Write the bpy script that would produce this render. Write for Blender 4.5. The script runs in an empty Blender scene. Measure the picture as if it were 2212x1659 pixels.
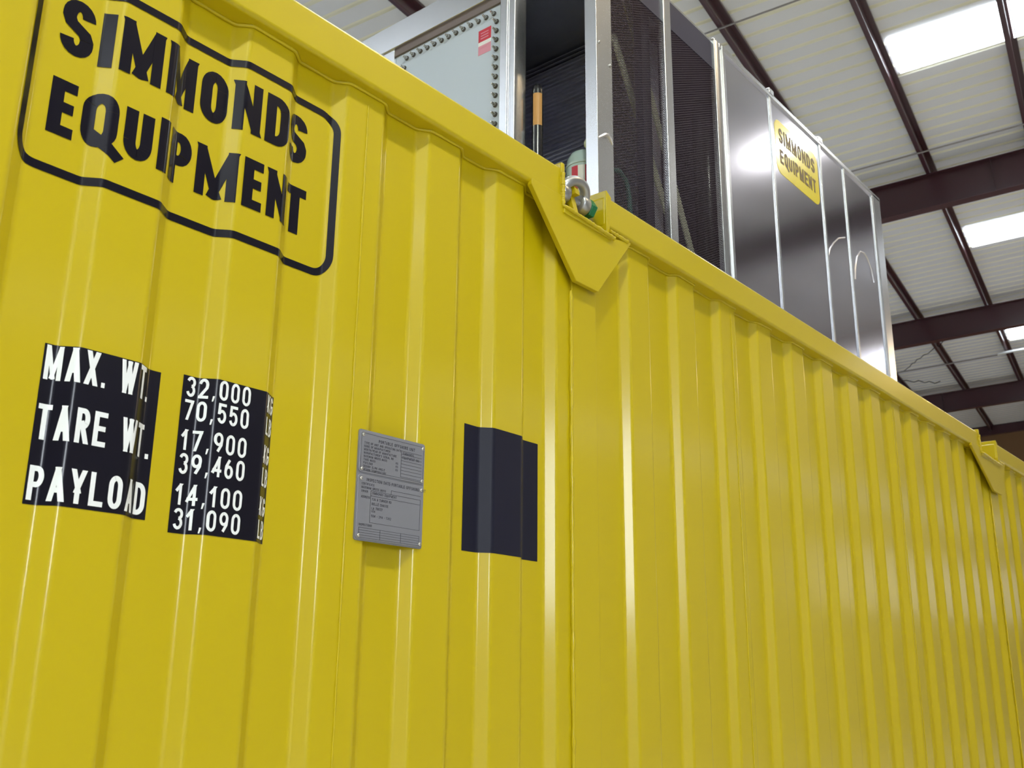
import bpy, bmesh, math, random
from mathutils import Vector, Matrix
random.seed(7)
S = bpy.context.scene
C = S.collection
GZ = 1.5                                   # camera height above the hall floor

# ---------------------------------------------------------------- camera
cam = bpy.data.cameras.new('camera')
cam.sensor_width = 36.0
cam.lens = 36.0 * 2198.06 / 2212.0
cam.clip_end = 200
cam_o = bpy.data.objects.new('camera', cam)
C.objects.link(cam_o)
Rx, Fw = Vector((0.63312, -0.77398, 0.01026)), Vector((0.7416, 0.6102, 0.2780))
Fw = (Fw - Rx * Fw.dot(Rx)).normalized()
Rx.normalize()
Up = Rx.cross(Fw)
M = Matrix(((Rx.x, Up.x, -Fw.x, 0), (Rx.y, Up.y, -Fw.y, 0), (Rx.z, Up.z, -Fw.z, 0), (0, 0, 0, 1)))
M.translation = Vector((-0.802, -1.6132, GZ))
cam_o.matrix_world = M
cam.dof.use_dof = True
cam.dof.focus_distance = 2.6
cam.dof.aperture_fstop = 9.0
S.camera = cam_o

# ---------------------------------------------------------------- light and exposure
SKYLIGHT = 7.5
WINDOW = 1.1
CLERESTORY = 0.9
world = bpy.data.worlds.new('daylight')
S.world = world
world.use_nodes = True
bg = world.node_tree.nodes['Background']
bg.inputs[0].default_value = (0.86, 0.93, 1.0, 1)
bg.inputs[1].default_value = 28.0
# high-bay row along the container's front, plus lamps added for cladding glare and fill
for lx, ly, lz, watts, col in ((-3.0, -3.7, 6.2, 400, (0.93, 1.0, 0.82)), (1.0, -3.6, 6.2, 55, (1.0, 0.94, 0.78)),
                               (4.6, -3.6, 6.2, 95, (1.0, 0.74, 0.40)), (20.0, -3.6, 6.2, 280, (1.0, 0.70, 0.34)),
                               (10.7, -2.8, 6.75, 30, (1.0, 0.97, 0.92)),  # added lamp, standing in for the skylight glare on the cladding
                               (6.0, 7.5, 6.0, 210, (0.84, 0.93, 1.0)), (15.0, 7.5, 6.0, 170, (0.84, 0.93, 1.0))):  # unseen fill lamps, added so floor bounce brightens the ceiling
    lamp = bpy.data.lights.new('high_bay_or_fill_lamp', 'AREA')
    lamp.shape = 'DISK'
    lamp.size = 0.30 if watts < 50 else 0.55
    lamp.energy = watts
    lamp.color = col
    lamp_o = bpy.data.objects.new('high_bay_or_fill_lamp', lamp)
    C.objects.link(lamp_o)
    lamp_o.location = (lx, ly, GZ + lz)
strip = bpy.data.lights.new('rim_light', 'AREA')       # unseen strip light, added to put a bright rim on the rail
strip.shape = 'RECTANGLE'
strip.size, strip.size_y = 4.4, 0.16
strip.energy = 110
strip.color = (0.92, 0.97, 1.0)
strip_o = bpy.data.objects.new('rim_light', strip)
C.objects.link(strip_o)
strip_o.location = (4.3, 1.3, GZ + 6.2)
vs = S.view_settings
vs.view_transform = 'Standard'
vs.look = 'None'
vs.exposure = 0.0
vs.gamma = 1.0
vs.use_curve_mapping = False

# ---------------------------------------------------------------- materials
def mat(name, col, rough=0.5, metal=0.0, coat=0.0, spec=0.5, var=0.0, scale=6.0, bump=0.0, bscale=200.0,
        emit=0.0, coat_rough=0.1, stretch=None):
    m = bpy.data.materials.new(name)
    m.use_nodes = True
    nt = m.node_tree
    b = nt.nodes['Principled BSDF']
    b.inputs['Base Color'].default_value = (*col, 1)
    b.inputs['Roughness'].default_value = rough
    b.inputs['Metallic'].default_value = metal
    b.inputs['Coat Weight'].default_value = coat
    b.inputs['Coat Roughness'].default_value = coat_rough
    b.inputs['Specular IOR Level'].default_value = spec
    if emit:
        b.inputs['Emission Color'].default_value = (*col, 1)
        b.inputs['Emission Strength'].default_value = emit
    if var or bump:
        tc = nt.nodes.new('ShaderNodeTexCoord')
        src = tc.outputs['Object']
        if stretch:
            mp = nt.nodes.new('ShaderNodeMapping')
            mp.inputs['Scale'].default_value = stretch
            nt.links.new(src, mp.inputs['Vector'])
            src = mp.outputs['Vector']
    if var:
        n = nt.nodes.new('ShaderNodeTexNoise')
        n.inputs['Scale'].default_value = scale
        n.inputs['Detail'].default_value = 4
        nt.links.new(src, n.inputs['Vector'])
        r = nt.nodes.new('ShaderNodeMapRange')
        r.inputs['To Min'].default_value = 1 - var
        r.inputs['To Max'].default_value = 1 + var
        nt.links.new(n.outputs['Fac'], r.inputs['Value'])
        h = nt.nodes.new('ShaderNodeVectorMath')
        h.operation = 'SCALE'
        h.inputs[0].default_value = col
        nt.links.new(r.outputs['Result'], h.inputs['Scale'])
        nt.links.new(h.outputs['Vector'], b.inputs['Base Color'])
    if bump:
        n2 = nt.nodes.new('ShaderNodeTexNoise')
        n2.inputs['Scale'].default_value = bscale
        n2.inputs['Detail'].default_value = 2
        nt.links.new(src, n2.inputs['Vector'])
        bp = nt.nodes.new('ShaderNodeBump')
        bp.inputs['Strength'].default_value = bump
        bp.inputs['Distance'].default_value = 0.002
        nt.links.new(n2.outputs['Fac'], bp.inputs['Height'])
        nt.links.new(bp.outputs['Normal'], b.inputs['Normal'])
    return m

YEL = mat('yellow_paint', (0.49, 0.372, 0.0015), 0.45, spec=0.25, coat=0.5, coat_rough=0.14, var=0.025, scale=3, bump=0.05, bscale=120)
BLACKV = mat('black_vinyl', (0.006, 0.005, 0.011), 0.22, spec=0.35)
NAVYV = mat('dark_blue_vinyl', (0.009, 0.009, 0.021), 0.45, spec=0.25)
WHITEV = mat('white_vinyl', (0.80, 0.82, 0.85), 0.4)
PLATE = mat('etched_steel', (0.31, 0.31, 0.35), 0.38, metal=0.55, var=0.04, scale=20)
INK = mat('etched_ink', (0.05, 0.05, 0.07), 0.6)
ALU = mat('brushed_aluminium', (0.66, 0.67, 0.70), 0.26, metal=0.95, var=0.05, scale=5, bump=0.06, bscale=30, stretch=(1, 1, 0.15))
STAIN = mat('stainless_sheet', (0.74, 0.74, 0.85), 0.145, metal=1.0, var=0.04, scale=2, bump=0.12, bscale=5)
PANELG = mat('grey_panel', (0.60, 0.67, 0.76), 0.45, metal=0.25, var=0.02)
BOLT = mat('zinc_bolt', (0.55, 0.54, 0.52), 0.25, metal=1.0)
WASH = mat('dark_washer', (0.10, 0.09, 0.09), 0.5, metal=0.4)
MESHM = mat('expanded_metal', (0.085, 0.062, 0.088), 0.45, metal=0.5)
DARK = mat('dark_interior', (0.09, 0.085, 0.13), 0.6)
FASC = mat('fascia_paint', (0.022, 0.020, 0.045), 0.5)
FIN = mat('coil_fin', (0.62, 0.62, 0.72), 0.4, metal=0.4)
REVEAL = mat('reveal_strip', (0.20, 0.16, 0.16), 0.5)
TEAL = mat('grey_green_enamel', (0.45, 0.58, 0.58), 0.3, coat=0.3)
RED = mat('red_print', (0.62, 0.04, 0.07), 0.45)
PINK = mat('pink_print', (0.75, 0.32, 0.42), 0.45)
PAPER = mat('white_paper', (0.85, 0.86, 0.85), 0.5)
ORANGE = mat('orange_label', (0.55, 0.28, 0.08), 0.5)
BLKM = mat('black_enamel', (0.015, 0.015, 0.020), 0.25, coat=0.3)
BRACE = mat('olive_strap', (0.78, 0.84, 0.62), 0.55)
HOSE = mat('green_hose', (0.10, 0.26, 0.22), 0.35)
GALV = mat('galvanised_steel', (0.40, 0.40, 0.40), 0.38, metal=0.85, var=0.12, scale=25)
GREEN = mat('green_nut', (0.010, 0.16, 0.06), 0.4, metal=0.2)
MAROON = mat('maroon_primer', (0.058, 0.017, 0.025), 0.30, coat=0.25, var=0.1, scale=1.5)
DECK = mat('grey_roof_sheet', (0.80, 0.81, 0.84), 0.5, var=0.03, scale=1)
RIBM = mat('cream_rib', (0.90, 0.88, 0.74), 0.5)
SKYM = mat('translucent_panel', (0.86, 0.94, 1.0), 0.4, emit=SKYLIGHT)
WINM = mat('bright_pane', (0.97, 0.98, 1.0), 0.4, emit=WINDOW)
CLERM = mat('translucent_band', (0.86, 0.94, 1.0), 0.4, emit=CLERESTORY)
CONC = mat('concrete', (0.66, 0.65, 0.63), 0.6, var=0.1, scale=0.8)
WALLM = mat('wall_sheet', (0.36, 0.38, 0.43), 0.6)
BROWN = mat('brown_board', (0.24, 0.125, 0.05), 0.6, var=0.12, scale=0.5)
PIPE = mat('pale_conduit', (0.70, 0.72, 0.74), 0.3, metal=0.3)
ROD = mat('steel_rod', (0.32, 0.30, 0.30), 0.4, metal=0.6)
CABLE = mat('black_cable', (0.02, 0.02, 0.025), 0.6)
DECALY = mat('yellow_decal', (0.82, 0.66, 0.03), 0.22, coat=0.5)
DECALK = mat('dark_brown_letters', (0.16, 0.10, 0.02), 0.4)  # plain dark brown for the decal lettering
GLINT = mat('bright_glint', (0.80, 0.78, 0.80), 0.3, metal=0.9)  # bright metal for reflections shaped as thin beads

# ---------------------------------------------------------------- mesh helpers
class MB:
    def __init__(self):
        self.v, self.f, self.n, self.mi = [], [], [], []
    def vert(self, p, n=None):
        self.v.append(tuple(p)); self.n.append(n); return len(self.v) - 1
    def face(self, pts, mi=0, normals=None):
        i = [self.vert(p, normals[k] if normals else None) for k, p in enumerate(pts)]
        self.f.append(i); self.mi.append(mi)
    def box(self, lo, hi, mi=0):
        x0, y0, z0 = lo; x1, y1, z1 = hi
        b = len(self.v)
        for p in ((x0, y0, z0), (x1, y0, z0), (x1, y1, z0), (x0, y1, z0), (x0, y0, z1), (x1, y0, z1), (x1, y1, z1), (x0, y1, z1)):
            self.vert(p)
        for q in ((0, 3, 2, 1), (4, 5, 6, 7), (0, 1, 5, 4), (1, 2, 6, 5), (2, 3, 7, 6), (3, 0, 4, 7)):
            self.f.append([b + k for k in q]); self.mi.append(mi)
        return self
    def prism(self, poly, d, mi=0):
        """poly: list of 3D points; d: extrusion vector."""
        n = len(poly); b = len(self.v)
        for p in poly: self.vert(p)
        for p in poly: self.vert((p[0] + d[0], p[1] + d[1], p[2] + d[2]))
        self.f.append([b + k for k in range(n)][::-1]); self.mi.append(mi)
        self.f.append([b + n + k for k in range(n)]); self.mi.append(mi)
        for k in range(n):
            self.f.append([b + k, b + (k + 1) % n, b + n + (k + 1) % n, b + n + k]); self.mi.append(mi)
        return self
    def tube(self, pts, r, seg=12, mi=0, cap=True, flat=None):
        pts = [Vector(p) for p in pts]; n = len(pts); rings = []
        up = None
        for i, p in enumerate(pts):
            t = (pts[min(i + 1, n - 1)] - pts[max(i - 1, 0)]).normalized()
            if up is None:
                up = Vector((0, 0, 1)) if abs(t.z) < 0.9 else Vector((1, 0, 0))
            u = (up - t * up.dot(t)).normalized(); w = t.cross(u); up = u
            rr = r[i] if isinstance(r, (list, tuple)) else r
            ring = []
            for k in range(seg):
                a = 2 * math.pi * k / seg
                ring.append(self.vert(p + u * (math.cos(a) * rr * (flat or 1)) + w * (math.sin(a) * rr)))
            rings.append(ring)
        for i in range(n - 1):
            for k in range(seg):
                self.f.append([rings[i][k], rings[i][(k + 1) % seg], rings[i + 1][(k + 1) % seg], rings[i + 1][k]]); self.mi.append(mi)
        if cap:
            self.f.append(rings[0][::-1]); self.mi.append(mi)
            self.f.append(rings[-1]); self.mi.append(mi)
        return self
    def lathe(self, prof, o, axis='z', seg=28, mi=0):
        """prof: (radius, height) pairs around an axis through o."""
        rings = []
        for r, h in prof:
            ring = []
            for k in range(seg):
                a = 2 * math.pi * k / seg
                c, s = math.cos(a) * r, math.sin(a) * r
                p = {'z': (c, s, h), 'x': (h, c, s), 'y': (s, h, c)}[axis]
                ring.append(self.vert((o[0] + p[0], o[1] + p[1], o[2] + p[2])))
            rings.append(ring)
        for i in range(len(prof) - 1):
            for k in range(seg):
                self.f.append([rings[i][k], rings[i][(k + 1) % seg], rings[i + 1][(k + 1) % seg], rings[i + 1][k]]); self.mi.append(mi)
        self.f.append(rings[0][::-1]); self.mi.append(mi)
        self.f.append(rings[-1]); self.mi.append(mi)
        return self
    def build(self, name, mats, parent=None, smooth=0.6, bevel=0.0, label=None):
        me = bpy.data.meshes.new(name)
        me.from_pydata(self.v, [], self.f)
        if not isinstance(mats, (list, tuple)): mats = [mats]
        for m in mats: me.materials.append(m)
        for p, i in zip(me.polygons, self.mi):
            p.material_index = i
            p.use_smooth = bool(smooth)
        me.validate()
        if self.n and all(n is not None for n in self.n):
            me.normals_split_custom_set_from_vertices([Vector(n).normalized() for n in self.n])
        else:
            bm = bmesh.new(); bm.from_mesh(me)
            bmesh.ops.recalc_face_normals(bm, faces=bm.faces)
            bm.to_mesh(me); bm.free()
            if smooth: me.set_sharp_from_angle(angle=smooth)
        me.update()
        o = bpy.data.objects.new(name, me)
        C.objects.link(o)
        if bevel:
            bv = o.modifiers.new('bevel', 'BEVEL')
            bv.width = bevel; bv.segments = 3; bv.limit_method = 'ANGLE'; bv.angle_limit = 0.7; bv.harden_normals = True
        if parent: o.parent = parent
        if label: o['label'] = label
        return o

def tag(o, label=None, cat=None, group=None, kind=None):
    if label: o['label'] = label
    if cat: o['category'] = cat
    if group: o['group'] = group
    if kind: o['kind'] = kind
    return o
def thing(name, label, cat, loc=(0, 0, 0), group=None):
    o = bpy.data.objects.new(name, None); C.objects.link(o)
    o.empty_display_size = 0.1
    o.location = loc
    return tag(o, label, cat, group)
def shift(mb, d):
    mb.v = [(p[0] + d[0], p[1] + d[1], p[2] + d[2]) for p in mb.v]
    return mb

# ---------------------------------------------------------------- building frame (turned a little against the container)
def unit(v): return v.normalized()
ea, eb = math.radians(8.6), math.radians(8.6)
BA = Vector((math.cos(ea), math.sin(ea), math.tan(math.radians(1.8)))).normalized()
BB = Vector((-math.sin(ea), math.cos(ea), math.tan(math.radians(-2.7))))
BB = (BB - BA * BA.dot(BB)).normalized()
BC = BA.cross(BB)
def bp(a, b, c):                            # building coordinates to world
    v = BA * a + BB * b + BC * c
    return (v.x, v.y, v.z + GZ)
HR = 7.35                                   # roof sheet height in that frame
A0, A1, B0, B1 = -26.0, 36.6, -13.0, 13.0
def bbox(mb, a0, a1, b0, b1, c0, c1, mi=0):
    lo = len(mb.v); mb.box((a0, b0, c0), (a1, b1, c1), mi)
    for k in range(lo, len(mb.v)): mb.v[k] = bp(*mb.v[k])
    return mb

# floor, walls
MB().box((-40, -30, -0.2), (45, 30, 0.0)).build('floor', CONC, smooth=0)
tag(bpy.data.objects['floor'], kind='structure')
def wall(name, p0, p1, m, holes=(), thick=0.2):
    """vertical wall from p0 to p1 (a,b), split round rectangular holes (t0,t1,z0,z1) along its length."""
    q0, q1 = Vector(bp(*p0, HR)), Vector(bp(*p1, HR))
    d = Vector((q1.x - q0.x, q1.y - q0.y, 0)); L = d.length; d.normalize()
    n = Vector((d.y, -d.x, 0)) * thick
    def top(t): return q0.z + (q1.z - q0.z) * t / L
    mb = MB()
    def seg(t0, t1, z0, z1):
        if t1 - t0 < 1e-4: return
        za, zb = (z1, z1) if z1 is not None else (top(t0), top(t1))
        A, Bq = q0 + d * t0, q0 + d * t1
        mb.prism([(A.x, A.y, z0), (Bq.x, Bq.y, z0), (Bq.x, Bq.y, zb), (A.x, A.y, za)], n)
    t = 0
    for h in holes:
        seg(t, h[0], 0, None); seg(h[0], h[1], 0, h[2]) if h[2] > 0 else None; seg(h[0], h[1], h[3], None); t = h[1]
    seg(t, L, 0, None)
    o = mb.build(name, m, smooth=0)
    tag(o, kind='structure')
    return q0, d
wall('wall_left', (A0, B1), (A1, B1), WALLM)
wall('wall_far', (A1, B1), (A1, B0), BROWN)
q0, dw = wall('wall_right', (A1, B0), (A0, B0), WALLM, holes=[(43.0, 46.4, 2.7, 6.1)])
wall('wall_near', (A0, B0), (A0, B1), WALLM)
nin = Vector((dw.y, -dw.x, 0))                  # into the hall
def pane(k, t0, t1, z0, z1, m):
    a, b = q0 + dw * t0 + nin * 0.21, q0 + dw * t1 + nin * 0.21
    mb = MB(); mb.prism([(a.x, a.y, z0), (b.x, b.y, z0), (b.x, b.y, z1), (a.x, a.y, z1)], nin * 0.03)
    tag(mb.build('window_%d' % k, m, smooth=0), kind='structure')
pane(1, 1.0, 14.0, 3.4, 5.0, WINM)               # glazing near the far corner
for k in range(9):                              # translucent band high on the right-hand wall
    pane(60 + k, 0.5 + 6.7 * k, 6.9 + 6.7 * k, 6.15, 6.75, CLERM)

# roof sheet with cream ribs, one continuous ceiling
mb = MB()
P = 0.2885; a = 10.201 - 0.2885 * 126
prof = []
while a < A1 + 0.3:
    prof += [(a - 0.036, 0, 1), (a - 0.022, 0.026, 1), (a + 0.022, 0.026, 1), (a + 0.036, 0, 0)]
    a += P
for i in range(len(prof) - 1):
    a0, c0, m0 = prof[i]; a1, c1, _ = prof[i + 1]
    if a1 < A0 - 0.3: continue
    mb.face([bp(a0, B0 - 0.3, HR + c0), bp(a0, B1 + 0.3, HR + c0), bp(a1, B1 + 0.3, HR + c1), bp(a1, B0 - 0.3, HR + c1)], m0)
tag(mb.build('ceiling', [DECK, RIBM], smooth=0), kind='structure')

# skylight strips: three rows in view, the rest lights the hall
n = 2
for a0, a1 in ((10.96, 11.84), (17.84, 18.86), (24.75, 25.90), (3.95, 4.85), (-3.1, -2.2), (-10.1, -9.2), (-17.1, -16.2)):
    for b0, b1 in ((-0.17, -1.46), (-1.53, -2.86), (-2.96, -4.29), (-4.39, -6.5), (-9.2, -12.1), (5.6, 8.5)):
        if b0 == -9.2 and a0 < 20 and a0 > 0 or b0 < 0 and a0 == -3.1 or b0 == -4.39 and a0 == 10.96: continue
        if b0 > 0 and a0 > 5: b0 = 3.2
        mb = bbox(MB(), a0, a1, b1, b0, HR - 0.028, HR - 0.006)
        tag(mb.build('window_%d' % n, SKYM, smooth=0), kind='structure'); n += 1

mb = bbox(MB(), -6.2, -5.2, 3.2, 8.6, HR - 0.028, HR - 0.006)
tag(mb.build('window_%d' % n, SKYM, smooth=0), kind='structure')

# ---------------------------------------------------------------- roof steel
WEB0, WEBD = -0.055, 1.4365
plab = {0: 'maroon roof purlin beside the left ends of the white skylights',
        1: 'maroon roof purlin passing just over the stainless cladding top',
        -1: 'maroon roof purlin splitting the nearest skylight at the right edge',
        3: 'maroon roof purlin above the left end of the bolted access panel'}
def purlin(k):
    w = WEB0 + k * WEBD
    t = 0.012
    pr = [(w - 0.066, HR - 0.035), (w - 0.066, HR - 0.004), (w + t, HR - 0.004), (w + t, HR - 0.19)]
    r = 0.03
    pr = [(w - 0.068, HR - 0.004), (w + t, HR - 0.004), (w + t, HR - 0.188), (w + 0.058, HR - 0.188), (w + 0.058, HR - 0.165), (w + 0.068, HR - 0.165), (w + 0.068, HR - 0.185)]
    for j in range(6):                       # rolled lower corner
        q = math.pi / 2 * j / 5
        pr.append((w + 0.02 - 0.02 * math.sin(q) - 0.0, HR - 0.18 - 0.02 * math.cos(q)))
    pr += [(w, HR - 0.02), (w - 0.056, HR - 0.02), (w - 0.056, HR - 0.04), (w - 0.068, HR - 0.04)]
    mb = MB()
    p0 = [bp(A0, b, c) for b, c in pr]
    d = Vector(bp(A1 - 0.37, 0, 0)) - Vector(bp(A0, 0, 0))
    mb.prism(p0, d)
    o = mb.build('roof_purlin', MAROON, smooth=0.9)
    if k in plab: tag(o, plab[k], 'purlin', 'roof purlins')
    else: o.name = 'trim_%d' % (20 + k); tag(o, kind='structure')
for k in range(-11, 9): purlin(k)

blab = {14.72: 'nearest deep maroon roof beam behind the stainless cladding corner',
        22.09: 'second deep maroon roof beam beyond the first skylight pair',
        29.52: 'farthest dark maroon roof beam just above the yellow rail'}
def beam(a, label=None):
    """I-beam: web and two flanges; the camera-side flange edge at a."""
    mb = MB()
    top, bot = HR - 0.2, HR - 0.2 - 0.56
    bbox(mb, a, a + 0.2, B0, B1, top - 0.016, top - 0.004)
    bbox(mb, a + 0.094, a + 0.106, B0, B1, bot + 0.012, top - 0.012)
    bbox(mb, a, a + 0.2, B0, B1, bot, bot + 0.016)
    for b in (-4.5, -0.9, 2.0, 5.8):
        bbox(mb, a + 0.012, a + 0.188, b, b + 0.01, bot + 0.014, top - 0.014)
    o = mb.build('roof_beam', MAROON, smooth=0)
    if label: tag(o, label, 'beam', 'roof beams')
    else: o.name = 'trim_1'; tag(o, kind='structure')
for a in (14.72, 22.09, 29.52): beam(a, blab[a])
for a in (7.3, -0.1, -7.5, -14.9, -22.3): beam(a) if a < 0 else None
mb = bbox(MB(), A1 - 0.36, A1 - 0.205, B0 + 0.21, B1 - 0.21, HR - 0.32, HR - 0.02)
tag(mb.build('roof_girt', MAROON, smooth=0), 'dark maroon girt along the top of the brown end wall', 'girt')

# thin rods, conduit and cable under the roof
def rod(name, pts, r, m, label, cat, group=None):
    o = MB().tube([bp(*p) for p in pts], r, 8).build(name, m, smooth=1.2)
    return tag(o, label, cat, group)
rod('sag_rod', [(9.25, 3.2, 7.13), (9.25, -6, 7.13)], 0.011, ROD, 'thin steel rod crossing the purlin above the mesh panels', 'rod', 'roof sag rods')
rod('sag_rod', [(13.9, 3.2, 7.13), (13.9, -6, 7.13)], 0.013, ROD, 'thin steel rod just before the nearest deep roof beam', 'rod', 'roof sag rods')
rod('sag_rod', [(26.35, 3.2, 7.13), (26.35, 0.2, 7.13)], 0.02, ROD, 'thin steel rod between the second and farthest roof beams', 'rod', 'roof sag rods')
rod('conduit', [(26.1, 0.17, 7.10), (26.1, -6, 7.10)], 0.034, PIPE, 'pale straight conduit under the roof at the right edge', 'conduit')

# ---------------------------------------------------------------- container side profile
RUN, DEP, OUT, RUNF = 0.028, 0.026, 0.114, 0.032
rises = [0.003, 0.280, 0.553, 0.825, 1.088, 1.352, 1.734, 2.032, 2.333, 2.631, 2.933, 3.229, 3.518, 3.794, 4.066, 4.336,
         4.598, 4.860, 5.115, 5.387, 5.635, 5.928, 6.207]
rises = [0.003 - 0.2775 * k for k in range(9, 0, -1)] + rises + [6.207 + 0.279 * k for k in range(1, 12)]
POSTS = [(1.415, 1.535), (5.66, 5.815)]
XL, XR = -2.6, 9.5
base = [(XL, DEP)]
for x in rises:
    skip = False
    if x - RUN < XL or x + OUT + RUNF > XR: continue
    base += [(x - RUN, DEP), (x, 0.0)]
    f = x + OUT
    for p0, p1 in POSTS:
        if x < p0 < x + 0.2: f = (p1 - RUN * 0.3)
    base += [(f, 0.0), (f + (RUNF if f == x + OUT else RUN * 0.3), DEP)]
base.append((XR, DEP))
# round every bend
PROF = []                                   # (x, y, nx, ny)
def seg_n(p, q):
    dx, dy = q[0] - p[0], q[1] - p[1]; l = math.hypot(dx, dy); return (dy / l, -dx / l)
for i, p in enumerate(base):
    if i == 0 or i == len(base) - 1:
        nn_ = seg_n(base[0], base[1]) if i == 0 else seg_n(base[-2], base[-1])
        PROF.append((*p, *nn_)); continue
    a, b = base[i - 1], base[i + 1]
    n0, n1 = seg_n(a, p), seg_n(p, b)
    la, lb = math.hypot(p[0] - a[0], p[1] - a[1]), math.hypot(b[0] - p[0], b[1] - p[1])
    t = min(0.0075, la * 0.4, lb * 0.4)
    A = (p[0] - (p[0] - a[0]) / la * t, p[1] - (p[1] - a[1]) / la * t)
    B_ = (p[0] + (b[0] - p[0]) / lb * t, p[1] + (b[1] - p[1]) / lb * t)
    for j in range(5):
        u = j / 4
        x = (1 - u) ** 2 * A[0] + 2 * u * (1 - u) * p[0] + u * u * B_[0]
        y = (1 - u) ** 2 * A[1] + 2 * u * (1 - u) * p[1] + u * u * B_[1]
        nx, ny = n0[0] * (1 - u) + n1[0] * u, n0[1] * (1 - u) + n1[1] * u
        l = math.hypot(nx, ny); PROF.append((x, y, nx / l, ny / l))
SL = [0.0]
for i in range(1, len(PROF)):
    SL.append(SL[-1] + math.hypot(PROF[i][0] - PROF[i - 1][0], PROF[i][1] - PROF[i - 1][1]))
def s_of_x(x):
    for i in range(1, len(PROF)):
        if PROF[i][0] >= x:
            u = (x - PROF[i - 1][0]) / max(1e-9, PROF[i][0] - PROF[i - 1][0]); return SL[i - 1] + u * (SL[i] - SL[i - 1])
    return SL[-1]
def at_s(s, i, off):
    p, q = PROF[i - 1], PROF[i]; u = (s - SL[i - 1]) / max(1e-9, SL[i] - SL[i - 1])
    x, y, nx, ny = [p[k] + (q[k] - p[k]) * u for k in range(4)]
    return (x + nx * off, y + ny * off), (nx, ny, 0)
def clip(poly, k, v, keep_ge):
    out = []
    for i in range(len(poly)):
        p, q = poly[i - 1], poly[i]
        ip = p[k] >= v if keep_ge else p[k] <= v
        iq = q[k] >= v if keep_ge else q[k] <= v
        if ip != iq:
            u = (v - p[k]) / (q[k] - p[k]); out.append((p[0] + (q[0] - p[0]) * u, p[1] + (q[1] - p[1]) * u))
        if iq: out.append(q)
    return out
def drape(mb, polys, off):
    """lay flat convex (s, z) polygons onto the bent side sheet."""
    for j, poly in enumerate(polys):
        lift = off + 0.00003 * (j % 14)
        s0, s1 = min(p[0] for p in poly), max(p[0] for p in poly)
        for i in range(1, len(PROF)):
            if SL[i] <= s0 or SL[i - 1] >= s1 or SL[i] - SL[i - 1] < 1e-7: continue
            q = clip(clip(poly, 0, max(s0, SL[i - 1]), True), 0, min(s1, SL[i]), False)
            if len(q) < 3: continue
            ar = sum(q[k - 1][0] * q[k][1] - q[k][0] * q[k - 1][1] for k in range(len(q)))
            if abs(ar) < 1e-10: continue
            if ar < 0: q = q[::-1]
            pts, ns = [], []
            for s, z in q:
                (x, y), nrm = at_s(s, i, lift); pts.append((x, y, z + GZ)); ns.append(nrm)
            mb.face(pts, 0, ns)
def flatten(mb, polys, fn):
    for j, poly in enumerate(polys):
        mb.face([(q[0], q[1] - 0.00003 * (j % 14), q[2]) for q in (fn(*p) for p in poly)])

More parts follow.
